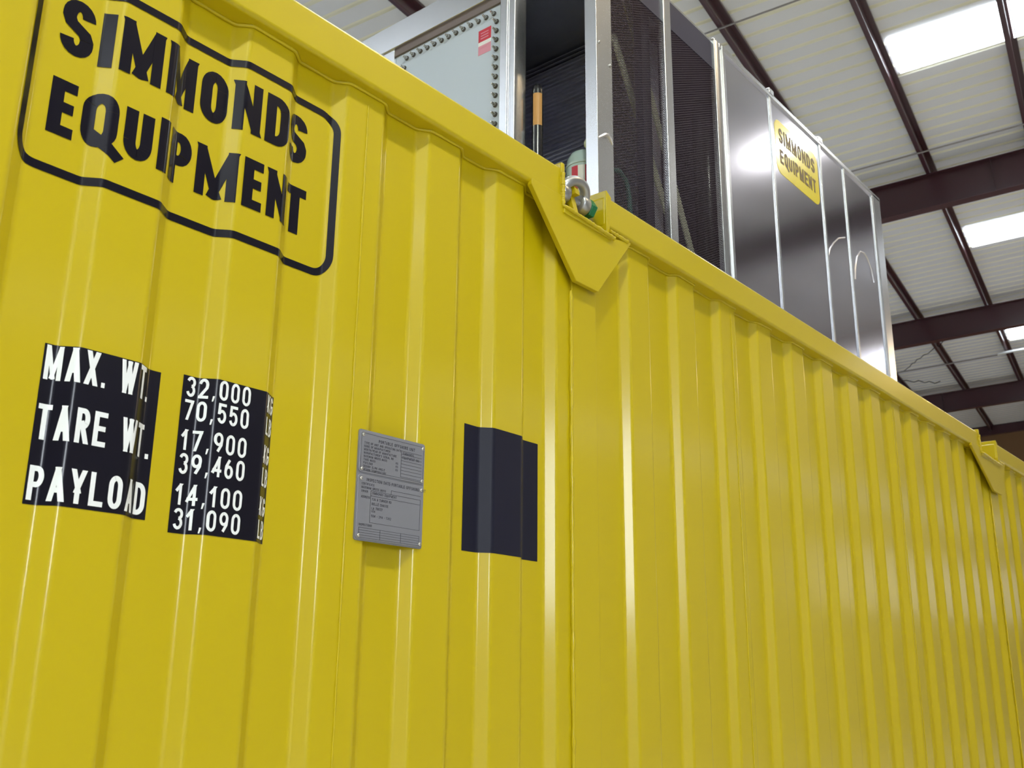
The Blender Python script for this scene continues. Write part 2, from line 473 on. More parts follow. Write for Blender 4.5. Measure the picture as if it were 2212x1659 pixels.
# ---------------------------------------------------------------- stroke lettering
def arc(cx, cy, rx, ry, a0, a1, n=7):
    return [(cx + rx * math.cos(math.radians(a0 + (a1 - a0) * i / n)), cy + ry * math.sin(math.radians(a0 + (a1 - a0) * i / n))) for i in range(n + 1)]
def ring(x0, x1, y0, y1, ry):
    cx, rx = (x0 + x1) / 2, (x1 - x0) / 2
    r = arc(cx, y1 - ry, rx, ry, 0, 180, 12) + arc(cx, y0 + ry, rx, ry, 180, 360, 12)
    return r + [r[0]]
_b = lambda y0, y1, x=1.0, xs=.55: arc(xs, (y0 + y1) / 2, x - xs, (y1 - y0) / 2, 90, -90, 10)
G = {
 'A': [[(0, 0), (.5, 1)], [(.5, 1), (1, 0)], [(.2, .3), (.8, .3)]],
 'B': [[(0, 0), (0, 1)], [(0, 1)] + _b(.53, 1, .95) + [(0, .53)], [(0, .53)] + _b(0, .53) + [(0, 0)]],
 'C': [arc(.5, .72, .5, .28, 0, 180, 10) + arc(.5, .28, .5, .28, 180, 360, 10)],
 'D': [[(0, 0), (0, 1)], [(0, 1)] + arc(.4, .7, .6, .3, 90, 0, 7) + arc(.4, .3, .6, .3, 0, -90, 7) + [(0, 0)]],
 'E': [[(0, 0), (0, 1)], [(0, 1), (1, 1)], [(0, .52), (.85, .52)], [(0, 0), (1, 0)]],
 'F': [[(0, 0), (0, 1)], [(0, 1), (1, 1)], [(0, .52), (.85, .52)]],
 'G': [arc(.5, .72, .5, .28, 10, 180, 10) + arc(.5, .28, .5, .28, 180, 360, 10) + [(1, .45)], [(1, .45), (.55, .45)]],
 'H': [[(0, 0), (0, 1)], [(1, 0), (1, 1)], [(0, .52), (1, .52)]],
 'I': [[(.5, 0), (.5, 1)]],
 'J': [[(1, 1), (1, .28)] + arc(.5, .28, .5, .28, 0, -180, 10)],
 'K': [[(0, 0), (0, 1)], [(0, .35), (1, 1)], [(.35, .55), (1, 0)]],
 'L': [[(0, 0), (0, 1)], [(0, 0), (1, 0)]],
 'M': [[(0, 0), (0, 1)], [(1, 0), (1, 1)], [(.02, 1), (.5, .12)], [(.5, .12), (.98, 1)]],
 'N': [[(0, 0), (0, 1)], [(1, 0), (1, 1)], [(0, 1), (1, 0)]],
 'O': [ring(0, 1, 0, 1, .28)],
 'P': [[(0, 0), (0, 1)], [(0, 1)] + _b(.45, 1) + [(0, .45)]],
 'Q': [ring(0, 1, 0, 1, .28), [(.55, .05), (1.05, -.12)]],
 'R': [[(0, 0), (0, 1)], [(0, 1)] + _b(.48, 1) + [(0, .48)], [(.5, .48), (1, 0)]],
 'S': [arc(.5, .76, .5, .24, 0, 180, 10) + [(0, .70), (.14, .58), (.86, .42), (1, .30)] + arc(.5, .24, .5, .24, 0, -180, 10)],
 'T': [[(.5, 0), (.5, 1)], [(0, 1), (1, 1)]],
 'U': [[(0, 1), (0, .28)] + arc(.5, .28, .5, .28, 180, 360, 12) + [(1, 1)]],
 'V': [[(0, 1), (.5, 0)], [(.5, 0), (1, 1)]],
 'W': [[(0, 1), (.25, 0)], [(.25, 0), (.5, .9)], [(.5, .9), (.75, 0)], [(.75, 0), (1, 1)]],
 'X': [[(0, 0), (1, 1)], [(0, 1), (1, 0)]],
 'Y': [[(0, 1), (.5, .45)], [(1, 1), (.5, .45)], [(.5, .45), (.5, 0)]],
 'Z': [[(0, 1), (1, 1)], [(1, 1), (0, 0)], [(0, 0), (1, 0)]],
 '0': [ring(0, 1, 0, 1, .28)],
 '1': [[(.6, 0), (.6, 1)], [(.6, 1), (.15, .8)]],
 '2': [arc(.5, .72, .5, .28, 170, 0, 9) + [(.95, .55), (0, 0)], [(0, 0), (1, 0)]],
 '3': [arc(.5, .76, .5, .24, 165, -80, 10), arc(.5, .27, .5, .27, 80, -165, 10)],
 '4': [[(.75, 0), (.75, 1)], [(.75, 1), (0, .28)], [(0, .28), (1, .28)]],
 '5': [[(.1, 1), (.95, 1)], [(.1, 1), (.06, .52)], [(.06, .52)] + arc(.5, .32, .5, .32, 110, -160, 12)],
 '6': [ring(0, 1, 0, .6, .28), [(0, .3), (.06, .6), (.55, 1)]],
 '7': [[(0, 1), (1, 1)], [(1, 1), (.35, 0)]],
 '8': [ring(.04, .96, .5, 1, .25), ring(0, 1, 0, .52, .26)],
 '9': [ring(0, 1, .4, 1, .28), [(1, .7), (.94, .4), (.45, 0)]],
 '-': [[(.1, .45), (.9, .45)]],
 '/': [[(0, 0), (1, 1)]],
 "'": [[(.5, 1), (.5, .8)]],
}
def thick(pts, w):
    """a polyline to convex quads of constant width, mitred; two-point strokes get square ends."""
    out = []; n = len(pts)
    if n == 2:
        (x0, y0), (x1, y1) = pts; l = math.hypot(x1 - x0, y1 - y0)
        dx, dy = (x1 - x0) / l, (y1 - y0) / l
        e = w * 0.5 if (abs(dx) < 0.05 or abs(dy) < 0.05) else w * 1.1
        x0 -= dx * e; y0 -= dy * e; x1 += dx * e; y1 += dy * e
        nx, ny = -dy * w / 2, dx * w / 2
        return [[(x0 + nx, y0 + ny), (x0 - nx, y0 - ny), (x1 - nx, y1 - ny), (x1 + nx, y1 + ny)]]
    closed = math.hypot(pts[0][0] - pts[-1][0], pts[0][1] - pts[-1][1]) < 1e-6
    offs = []
    for i in range(n):
        a = pts[i - 1] if i else (pts[-2] if closed else None)
        b = pts[i + 1] if i < n - 1 else (pts[1] if closed else None)
        p = pts[i]; ds = []
        for q, r in ((a, p), (p, b)):
            if q is None or r is None: continue
            l = math.hypot(r[0] - q[0], r[1] - q[1])
            if l > 1e-7: ds.append(((r[0] - q[0]) / l, (r[1] - q[1]) / l))
        d0, d1 = ds[0], ds[-1]
        mx, my = -(d0[1] + d1[1]), d0[0] + d1[0]; l = math.hypot(mx, my) or 1
        mx, my = mx / l, my / l
        c = max(0.5, mx * -d0[1] + my * d0[0])
        offs.append((mx * w / 2 / c, my * w / 2 / c))
    for i in range(n - 1):
        p, q, o, r = pts[i], pts[i + 1], offs[i], offs[i + 1]
        out.append([(p[0] + o[0], p[1] + o[1]), (p[0] - o[0], p[1] - o[1]), (q[0] - r[0], q[1] - r[1]), (q[0] + r[0], q[1] + r[1])])
    return out
def glyph(ch, x, z, W, H, w, k=1.0):
    """polygons of one letter in a W x H box; w = stroke thickness, k = how much thicker upright strokes are."""
    if ch == ' ': return []
    if ch == '.': return [[(x, z), (x + W, z), (x + W, z + w), (x, z + w)]]
    if ch == ',': return [[(x + W * .1, z - w * .9), (x + W * .55, z - w * .9), (x + W, z + w), (x + W * .35, z + w)]]
    if ch == ':': return [[(x, z + a), (x + W, z + a), (x + W, z + a + w), (x, z + a + w)] for a in (0, H * .5)]
    if ch in 'MWN': w = w * 0.86
    Wk = W / k; res = []
    for st in G[ch]:
        pts = [(w / 2 + u * (Wk - w), w / 2 + v * (H - w)) for u, v in st]
        for q in thick(pts, w):
            if ch != 'Q': q = clip(q, 1, 0.0, True)
            if len(q) > 2: q = clip(q, 1, H, False)
            if len(q) > 2: res.append([(x + p[0] * k, z + p[1]) for p in q])
    return res
def text(s, x, z, H, w, adv, gap, k=1.0, widths=None, fit=None):
    """adv = letter width; fit = total length to stretch to."""
    wd = dict({'I': k * w, '1': adv * .62, '.': w * 1.0, ',': w * 1.1, ' ': adv * .55, ':': w, "'": w, 'M': adv * 1.28, 'W': adv * 1.35, '-': adv * .7}, **(widths or {}))
    tot = sum(wd.get(c, adv) for c in s) + gap * (len(s) - 1)
    f = fit / tot if fit else 1.0
    out = []
    for c in s:
        W = wd.get(c, adv) * f
        out += glyph(c, x, z, W, H, w, k); x += W + gap * f
    return out

# ---------------------------------------------------------------- container
con = thing('shipping_container', 'long yellow corrugated steel container filling the foreground', 'container', (3.45, 1.2, 0))
def cbuild(mb, name, m, parent=None, **kw):
    """vertices are written in world space; parts hang under the container's Empty."""
    par = parent or con
    off = Vector((0, 0, 0)); q = par
    while q is not None: off += q.location; q = q.parent
    shift(mb, -off)
    return mb.build(name, m, par, **kw)
ZR0, ZR1 = GZ + 1.322, GZ + 1.425           # top rail
mb = MB()
for i in range(1, len(PROF)):
    p, q = PROF[i - 1], PROF[i]
    mb.face([(p[0], p[1], 0.16), (q[0], q[1], 0.16), (q[0], q[1], ZR0 + 0.005), (p[0], p[1], ZR0 + 0.005)], 0,
            [(p[2], p[3], 0), (q[2], q[3], 0), (q[2], q[3], 0), (p[2], p[3], 0)])
side = cbuild(mb, 'side_panel', YEL)
# weld line where the sheet meets the rail
mb = MB()
pts = [(p[0], p[1] - 0.003, ZR0 - 0.001 + 0.0015 * math.sin(p[0] * 90)) for p in PROF if -1.6 < p[0] < 7.2]
mb.tube(pts, 0.005, 6, cap=False)
cbuild(mb, 'rail_weld', YEL, smooth=1.2)
# sheet-to-sheet weld beads
for x, z0 in ((0.615, 0.2), (2.414, 0.2), (4.087, 0.2)):
    mb = MB(); n_ = 90
    zz = [z0 + (ZR0 - 0.03 - z0) * i / n_ for i in range(n_ + 1)]
    mb.tube([(x + random.uniform(-.0006, .0006), -0.0005, z) for z in zz], [0.0028 + random.uniform(-.0007, .0007) for _ in zz], 6)
    cbuild(mb, 'seam_weld', YEL, smooth=1.2)
# top rail in three lengths, notched at both lifting points
N1, N2 = (1.340, 1.560), (5.440, 5.810)
for x0, x1 in ((XL, N1[0]), (N1[1], N2[0]), (N2[1], XR)):
    cbuild(MB().box((x0, -0.031, ZR0), (x1, 0.075, ZR1)), 'top_rail', YEL, bevel=0.011)
# front posts
for p0, p1 in POSTS:
    cbuild(MB().box((p0, -0.008, 0.16), (p1, 0.03, ZR0)), 'side_post', YEL, bevel=0.003)
    mb = MB(); zz = [0.2 + (ZR0 - 0.25 - 0.2) * i / 120 for i in range(121)]
    mb.tube([(p0 - 0.001 + random.uniform(-.001, .001), -0.004, z) for z in zz], [0.006 + random.uniform(-.0015, .0015) for _ in zz], 8)
    cbuild(mb, 'post_weld', YEL, smooth=1.2)
# lifting-point gussets and pockets
def pocket(n0, n1, poly, lug=True):
    y0, y1 = -0.036, -0.020
    mb = MB().prism([(x, y0, GZ + z) for x, z in poly], (0, y1 - y0, 0))
    gus = cbuild(mb, 'gusset_plate', YEL, bevel=0.003)
    fz = GZ + 1.290
    cbuild(MB().box((n0 - 0.004, -0.042, fz - 0.012), (n1 + 0.02, 0.075, fz + 0.006)), 'pocket_floor', YEL, bevel=0.003)
    # weld bead round the left cheek and along the pocket floor
    mb = MB()
    path = [(n0 - 0.006, -0.037, GZ + 1.405 - 0.003 * i) for i in range(36)]
    path += [(n0 - 0.006 + (n1 + 0.03 - n0) * i / 40, -0.044, GZ + 1.296 - 0.012 * i / 40) for i in range(1, 41)]
    mb.tube(path, [0.0065 + random.uniform(-.0016, .0016) for _ in path], 8)
    cbuild(mb, 'pocket_weld', YEL, smooth=1.2)
    # cheek plate closing the left rail
    cbuild(MB().box((n0 - 0.012, -0.037, GZ + 1.29), (n0 + 0.006, 0.075, GZ + 1.438)), 'cheek_plate', YEL, bevel=0.005)
    # corner lip of the right rail
    cbuild(MB().prism([(n1 + 0.002, -0.034, GZ + 1.30), (n1 + 0.016, -0.034, GZ + 1.30), (n1 + 0.030, -0.034, GZ + 1.425), (n1 + 0.002, -0.034, GZ + 1.442)], (0, 0.105, 0)), 'cheek_plate', YEL, bevel=0.003)
    mb = MB().tube([(n1 + 0.012 + 0.1 * i / 20, -0.036, GZ + 1.308 - 0.002 * i / 20) for i in range(21)], [0.006 + random.uniform(-.0014, .0014) for _ in range(21)], 8)
    cbuild(mb, 'rail_end_weld', YEL, smooth=1.2)
pocket(*N1, [(1.191, 1.312), (1.398, 1.090), (1.508, 1.090), (1.690, 1.304), (1.690, 1.310), (1.585, 1.288), (1.585, 1.284), (1.345, 1.284), (1.345, 1.300), (1.335, 1.330), (1.195, 1.330)])
pocket(*N2, [(5.26, 1.312), (5.64, 1.10), (5.815, 1.10), (5.95, 1.304), (5.95, 1.322), (5.83, 1.322), (5.83, 1.284), (5.445, 1.284), (5.445, 1.330), (5.27, 1.330)])
# lifting lug standing in the first pocket
mb = MB(); n_ = 24
cy, cz = 0.008, GZ + 1.297 + 0.075
def lugp(q):                                # outline point at angle q: round top, straight sides to the floor
    y, zz = 0.036 * math.cos(q), 0.040 * math.sin(q)
    return (cy + (y if q <= math.pi else 0.036 * (1 if math.cos(q) > 0 else -1)), cz + (zz if q <= math.pi else -0.078))
for k in range(n_):
    q0_, q1_ = 2 * math.pi * k / n_, 2 * math.pi * (k + 1) / n_
    a, b = lugp(q0_ + 1e-6), lugp(q1_ - 1e-6)
    c_, d_ = (cy + 0.0165 * math.cos(q1_), cz + 0.0165 * math.sin(q1_)), (cy + 0.0165 * math.cos(q0_), cz + 0.0165 * math.sin(q0_))
    mb.prism([(1.408, *a), (1.408, *b), (1.408, *c_), (1.408, *d_)], (0.022, 0, 0))
cbuild(mb, 'lifting_lug', YEL)
# closed rest of the box
cbuild(MB().box((XL, -0.01, 0.0), (XR, 0.09, 0.16)), 'bottom_rail', YEL, bevel=0.005)
cbuild(MB().box((XL, 2.37, 0.0), (XR, 2.44, ZR1)), 'back_wall', YEL)
cbuild(MB().box((XL, 0.07, GZ + 1.33), (XR, 2.38, GZ + 1.36)), 'roof_sheet', YEL)
for x in (XL, XR - 0.12):
    cbuild(MB().box((x, 0.05, 0.0), (x + 0.12, 2.38, GZ + 1.34)), 'end_wall', YEL)
    cbuild(MB().box((x - 0.02, -0.03, 0.0), (x + 0.14, 0.12, ZR1 + 0.01)), 'corner_post', YEL, bevel=0.008)

# painted sign "SIMMONDS EQUIPMENT"
sx = s_of_x
mb = MB()
x0, x1, z0, z1, r, t = sx(-0.154), sx(0.545), 0.834, 1.236, 0.052, 0.0165
def rr(o):
    q = r - o; L = []
    for cx, cz, a in ((x1 - r, z1 - r, 0), (x0 + r, z1 - r, 90), (x0 + r, z0 + r, 180), (x1 - r, z0 + r, 270)):
        L += [(cx + q * math.cos(math.radians(a + 9 * i)), cz + q * math.sin(math.radians(a + 9 * i))) for i in range(11)]
    return L
oo, ii = rr(0), rr(t)
drape(mb, [[oo[k], oo[(k + 1) % len(oo)], ii[(k + 1) % len(oo)], ii[k]] for k in range(len(oo))], 0.0009)
sign = cbuild(mb, 'sign_border', BLACKV, label='black rounded outline of the sign')
mb = MB()
L0 = sx(-0.100); L1 = sx(0.464)
drape(mb, text('SIMMONDS', L0, 1.075, 0.114, 0.0215, 0.0645, 0.0125, k=1.2, fit=L1 - L0, widths={'M': 0.088}), 0.0009)
drape(mb, text('EQUIPMENT', L0, 0.911, 0.109, 0.0205, 0.0585, 0.0125, k=1.2, fit=sx(0.473) - L0, widths={'M': 0.090, 'Q': 0.066, 'E': 0.048, 'P': 0.058}), 0.0009)
cbuild(mb, 'lettering', BLACKV, parent=sign, label='heavy black capital letters')

# weight panels
def vinyl(xa, xb, za, zb, m, label):
    mb = MB(); drape(mb, [[(sx(xa), za), (sx(xb), za), (sx(xb), zb), (sx(xa), zb)]], 0.0008)
    return cbuild(mb, 'weight_panel' if m is BLACKV else 'blank_panel', m, label=label)
wp = vinyl(-0.046, 0.173, 0.262, 0.534, BLACKV, 'black weight panel with white wording')
mb = MB(); kw = dict(w=0.0088, adv=0.031, gap=0.0100)
for s, z, h, e in (('MAX. WT.', 0.472, 0.060, 0.148), ('TARE WT.', 0.370, 0.060, 0.165), ('PAYLOAD', 0.269, 0.057, 0.168)):
    mb = MB(); drape(mb, text(s, sx(-0.042), z, h, fit=sx(e) - sx(-0.042), **kw), 0.0016)
    cbuild(mb, 'lettering', WHITEV, parent=wp, label='white capital letters')
wp = vinyl(0.220, 0.428, 0.246, 0.542, BLACKV, 'black weight panel with white figures')
mb = MB(); kw = dict(w=0.0056, adv=0.0205, gap=0.0072)
for s, z, u in (('32,000', .502, 'KG'), ('70,550', .457, 'LB'), ('17,900', .400, 'KG'), ('39,460', .355, 'LB'), ('14,100', .298, 'KG'), ('31,090', .253, 'LB')):
    mb = MB(); drape(mb, text(s, sx(0.228), z, 0.039, fit=sx(0.354) - sx(0.228), widths={'1': 0.0205 * .8}, **kw), 0.0016)
    cbuild(mb, 'lettering', WHITEV, parent=wp, label='white figures ' + s)
    mb = MB(); drape(mb, text(u, sx(0.397), z, 0.036, w=0.0050, adv=0.014, gap=0.004, fit=sx(0.425) - sx(0.397)), 0.0016)
    cbuild(mb, 'lettering', WHITEV, parent=wp, label='white unit letters ' + u)
vinyl(1.006, 1.300, 0.292, 0.604, NAVYV, 'blank dark blue vinyl panel')

# data plates
def rrect(xa, xb, za, zb, r, n=5):
    L = []
    for cx, cz, a in ((xb - r, zb - r, 0), (xa + r, zb - r, 90), (xa + r, za + r, 180), (xb - r, za + r, 270)):
        L += [(cx + r * math.cos(math.radians(a + 90 * i / n)), cz + r * math.sin(math.radians(a + 90 * i / n))) for i in range(n + 1)]
    return L
PX0, PX1 = 0.638, 0.841
cbuild(MB().prism([(x, -0.0035, GZ + z) for x, z in rrect(PX0, PX1, 0.276, 0.515, 0.006)], (0, 0.003, 0)), 'plate_backing', PLATE)
def plate(za, zb, lines, rules, label):
    p = cbuild(MB().prism([(x, -0.006, GZ + z) for x, z in rrect(PX0 + .002, PX1 - .002, za, zb, 0.008)], (0, 0.0026, 0)), 'data_plate', PLATE, bevel=0.0008, label=label)
    mb = MB(); f = lambda x, z: (x, -0.0064, GZ + z)
    for s, x, z, h in lines:
        flatten(mb, text(s, x, z, h, h * .17, h * .56, h * .2), f)
    cbuild(mb, 'lettering', INK, parent=p, smooth=0)
    mb = MB()
    for xa, z1_, xb, z2_ in rules:
        e = 0.00035
        mb.box((min(xa, xb) - e, -0.0064, GZ + min(z1_, z2_) - e), (max(xa, xb) + e, -0.0061, GZ + max(z1_, z2_) + e))
    cbuild(mb, 'ruling', INK, parent=p, smooth=0)
    for x in (PX0 + .010, PX1 - .010):
        for z in (za + .007, zb - .009):
            mb = MB().lathe([(0.0042, 0), (0.0042, -0.001), (0.003, -0.0026), (0.0006, -0.0032)], (x, -0.006, GZ + z), 'y', 14)
            cbuild(mb, 'rivet', BOLT, parent=p, smooth=1.2)
    return p
c1, c2 = PX0 + .014, PX0 + .124
up = [('PORTABLE OFFSHORE UNIT', PX0 + .056, .492, .0072)]
for i, s in enumerate(('TYPE OF UNIT AND OPERATING DATE', 'NAME OF MANUFACTURER', 'MONTH/YEAR OF MANUFACTURE', "MANUFACTURER'S SERIAL NO", 'MAXIMUM GROSS MASS', 'TARE MASS', 'PAYLOAD', 'DESIGN SLING ANGLE', 'DESIGN TEMPERATURE')):
    up.append((s, c1, .4835 - .0073 * i, .0052))
up += [('SIMMONDS', c2 + .006, .479, .006), ('EQUIPMENT INC', c2 + .006, .4695, .006), ('KG', c2 - .014, .4535, .005), ('KG', c2 - .014, .446, .005), ('KG', c2 - .014, .4385, .005)]
plate(.4215, .512, up, [(c2 + .002, .487 - .0073 * i, PX1 - .012, .487 - .0073 * i) for i in range(9)] + [(c2 + .002, .4286, c2 + .002, .487)] + [(PX0 + .008, .507, PX1 - .008, .507), (PX0 + .008, .4255, PX1 - .008, .4255), (PX0 + .006, .4265, PX0 + .006, .506), (PX1 - .006, .4265, PX1 - .006, .506)], 'upper etched steel plate')
lo = [('INSPECTION DATE-PORTABLE OFFSHORE UNIT', PX0 + .026, .4035, .0068), ('CERTIFICATE', c1 - .002, .3945, .005), ('MAXIMUM GROSS MASS', c1 - .002, .3865, .0054),
      ('OWNER', c1 - .002, .3785, .005), ('ADDRESS', c1 - .002, .3665, .005), ('SIMMONDS EQUIPMENT', PX0 + .044, .377, .0056),
      ('136 A TURNER RD', PX0 + .044, .364, .0056), ('BELLE CHASSE', PX0 + .044, .354, .0056), ('LA 70037', PX0 + .044, .3445, .0056), ('USA', PX0 + .044, .3385, .005),
      ('504 - 394 - 1382', PX0 + .044, .328, .0056), ('INSPECTIONS', c1 - .004, .307, .005)]
ru = [(PX0 + .040, .3845, PX1 - .012, .3845), (PX0 + .040, .3735, PX1 - .012, .3735), (PX0 + .040, .316, PX1 - .012, .316), (PX0 + .040, .316, PX0 + .040, .3845), (PX1 - .012, .316, PX1 - .012, .3845),
      (PX0 + .10, .3845, PX0 + .10, .393), (PX0 + .10, .393, PX1 - .012, .393)]
ru += [(PX0 + .010, .303 - .0052 * i, PX1 - .012, .303 - .0052 * i) for i in range(5)] + [(x, .2822, x, .303) for x in (PX0 + .010, PX0 + .072, PX0 + .134, PX1 - .012)]
plate(.279, .4165, lo, ru, 'lower etched steel plate')

# ---------------------------------------------------------------- bow shackle in the first pocket
sh = thing('bow_shackle', 'grey steel bow shackle with green nut in the rail notch', 'shackle', (1.434, 0.008, GZ + 1.297))
pz = 0.075                                   # pin height above the pocket floor
mb = MB(); path = []
Y = 0.0
lean = -0.70
for i in range(7): path.append((0.050, 0, pz - 0.018 + 0.004 * i))
for i in range(1, 24):
    t = math.pi * i / 24
    path.append((0.050 * math.cos(t) * (1.0 + 0.12 * math.sin(t)), 0, pz + 0.008 + 0.038 * math.sin(t)))
for i in range(7): path.append((-0.050, 0, pz + 0.012 - 0.004 * i))
path = [(p[0], (p[2] - pz) * lean, p[2]) for p in path]
rad = [0.019 - 0.004 * min(1, max(0, (p[2] - pz) / .05)) for p in path]
mb.tube(path, rad, 18)
bow = mb.build('bow', GALV, sh, smooth=1.2)
for s in (-1, 1):
    MB().lathe([(0.026, -0.019), (0.031, -0.014), (0.031, 0.014), (0.026, 0.019)], (s * 0.050, 0, pz), 'x', 26).build('eye_boss', GALV, sh, smooth=0.8)
MB().lathe([(0.0135, -0.078), (0.0135, 0.105)], (0, 0, pz), 'x', 20).build('pin', GALV, sh, smooth=0.8)
MB().lathe([(0.028, 0.0), (0.031, 0.003), (0.031, 0.024), (0.028, 0.027)], (0.072, 0, pz), 'x', 6).build('nut', GREEN, sh, smooth=0, label='green hexagon nut')
MB().lathe([(0.024, 0.0), (0.024, 0.012)], (-0.086, 0, pz), 'x', 24).build('pin_head', GREEN, sh, smooth=0.8)

# ---------------------------------------------------------------- cooling unit on the container roof
cu = thing('cooling_unit', 'aluminium framed cooling unit standing on the container roof', 'machine', (3.2, 1.2, GZ + 1.36))
def ub(mb, name, m, parent=None, **kw): return cbuild(mb, name, m, parent or cu, **kw)
X0, X1, Y0, Y1 = 1.790, 4.63, 0.150, 2.25
Z0, ZT = GZ + 1.362, GZ + 2.660
z = lambda v: GZ + v
ub(MB().box((X0, Y0, Z0), (X1, Y1, Z0 + 0.06)), 'base_frame', ALU, bevel=0.002)
# angle corner post
mb = MB().prism([(X0, Y0, 0), (X0 + .097, Y0, 0), (X0 + .097, Y0 + .006, 0), (X0 + .006, Y0 + .006, 0), (X0 + .006, Y0 + .050, 0), (X0, Y0 + .050, 0)], (0, 0, 2.70 - 1.40))
shift(mb, (0, 0, z(1.40)))
cpost = ub(mb, 'corner_post', ALU, bevel=0.0015)
mb = MB().tube([(X0 + .004, Y0 - .001, z(1.790)), (X0 + .022, Y0 - .002, z(1.803)), (X0 + .042, Y0 - .003, z(1.817)), (X0 + .058, Y0 - .003, z(1.822)), (X0 + .074, Y0 - .002, z(1.815)), (X0 + .090, Y0 - .001, z(1.800))], [.003, .005, .007, .007, .006, .004], 8)  # reflection on the post, shaped as a bright bead
ub(mb, 'post_glint', GLINT, parent=cpost, smooth=1.2, label='bright wavy glint modelled across the post')
for dx, zz in ((.006, 2.175), (.075, 2.115)):
    ub(MB().lathe([(0.006, 0), (0.006, -.003), (0.003, -.005)], (X0 + dx + .008, Y0, z(zz)), 'y', 12), 'rivet', BOLT, parent=cpost, smooth=1.2)
# end post with stepped profile
mb = MB().prism([(X0 + .004, .509, 0), (X0 - .012, .516, 0), (X0 - .012, .534, 0), (X0 - .002, .540, 0), (X0 - .002, .552, 0), (X0 - .010, .556, 0), (X0 - .010, .590, 0), (X0 + .02, .598, 0), (X0 + .05, .598, 0), (X0 + .05, .509, 0)], (0, 0, 2.6 - 1.40))
shift(mb, (0, 0, z(1.40)))
ub(mb, 'end_post', ALU, bevel=0.002)
ub(MB().box((X0, 1.19, z(1.40)), (X0 + .05, 1.26, z(2.6))), 'end_post', ALU, bevel=0.002)
ub(MB().box((X0 - .008, Y0 + .05, z(2.580)), (X0 + .06, Y1, z(2.702))), 'top_beam', ALU, bevel=0.003)
ub(MB().box((X0 + .004, .598, z(2.545)), (X0 + .05, 1.19, z(2.580))), 'reveal_strip', REVEAL)
ub(MB().box((X0, 1.26, z(1.40)), (X0 + .03, Y1, z(2.58))), 'end_panel', PANELG)
# bolted access panel
ap = ub(MB().box((X0 + .012, .598, z(1.42)), (X0 + .022, 1.19, z(2.545))), 'access_panel', PANELG, bevel=0.002, label='pale grey access panel ringed with bolts')
def bolt(y, zz, tilt=0):
    o = (X0 + .012, y, z(zz))
    mb = MB().lathe([(0.0105, 0), (0.0105, -.004), (0.0062, -.004)], o, 'x', 14, 0)
    mb.lathe([(0.0078, -.004), (0.0078, -.012), (0.0045, -.013), (0.0045, -.024), (0.003, -.026)], o, 'x', 6, 1)
    ub(mb, 'bolt', [WASH, BOLT], parent=ap, smooth=0.8)
for i in range(13): bolt(.640 + .0402 * i, 2.512)
for i in range(16): bolt(.626, 2.470 - .0410 * i)
for i in range(8): bolt(1.135, 2.470 - .0410 * i)
mb = MB(); xs = X0 + .0112
mb.box((xs, .655, z(2.412)), (xs + .001, .720, z(2.466)), 0)
mb.box((xs, .655, z(2.395)), (xs + .001, .720, z(2.412)), 1)
mb.box((xs, .655, z(2.354)), (xs + .001, .720, z(2.395)), 2)
wl = ub(mb, 'warning_label', [RED, PAPER, PINK], parent=ap, smooth=0, label='red, white and pink warning label')
for q in range(3): mb = MB(); mb.box((xs - .0005, .668, z(2.424 + .012 * q)), (xs, .708, z(2.428 + .012 * q))); ub(mb, 'label_print', [PINK], parent=ap, smooth=0)
for q in range(2): mb = MB(); mb.box((xs - .0005, .664, z(2.380 + .006 * q)), (xs, .712, z(2.383 + .006 * q))); ub(mb, 'label_print', [PINK], parent=ap, smooth=0)
# top panel and dark fascia over the mesh bays
ub(MB().box((X0, Y0 + .004, ZT - .012), (X1, Y1, ZT)), 'top_panel', ALU, bevel=0.002)
ub(MB().box((X0 + .097, Y0 + .004, z(2.52)), (2.68, Y0 + .03, ZT - .012)), 'fascia', FASC, label='dark fascia strip above the mesh')
ub(MB().box((2.255, Y0 - .008, z(1.40)), (2.309, Y0 + .02, ZT)), 'mullion', ALU, bevel=0.004)
# expanded-metal bays
def lattice(xa, xb, za, zb):
    mb = MB(); pz_, slope, hw = 0.0105, 0.52, 0.00075
    y0, y1 = Y0 + .006, Y0 + .0085
    for sgn in (1, -1):
        k = za - (xb - xa) * slope
        while k < zb + (xb - xa) * slope:
            poly = [(xa, k - hw), (xb, k - hw + sgn * slope * (xb - xa)), (xb, k + hw + sgn * slope * (xb - xa)), (xa, k + hw)]
            poly = clip(poly, 1, za, True)
            if len(poly) > 2: poly = clip(poly, 1, zb, False)
            if len(poly) > 2: mb.prism([(p[0], y0, p[1]) for p in poly], (0, y1 - y0, 0))
            k += pz_
    return mb
for xa, xb in ((X0 + .097, 2.255), (2.309, 2.68)):
    ub(lattice(xa, xb, z(1.42), z(2.525)), 'mesh_panel', MESHM, smooth=0, label='dark expanded metal panel')
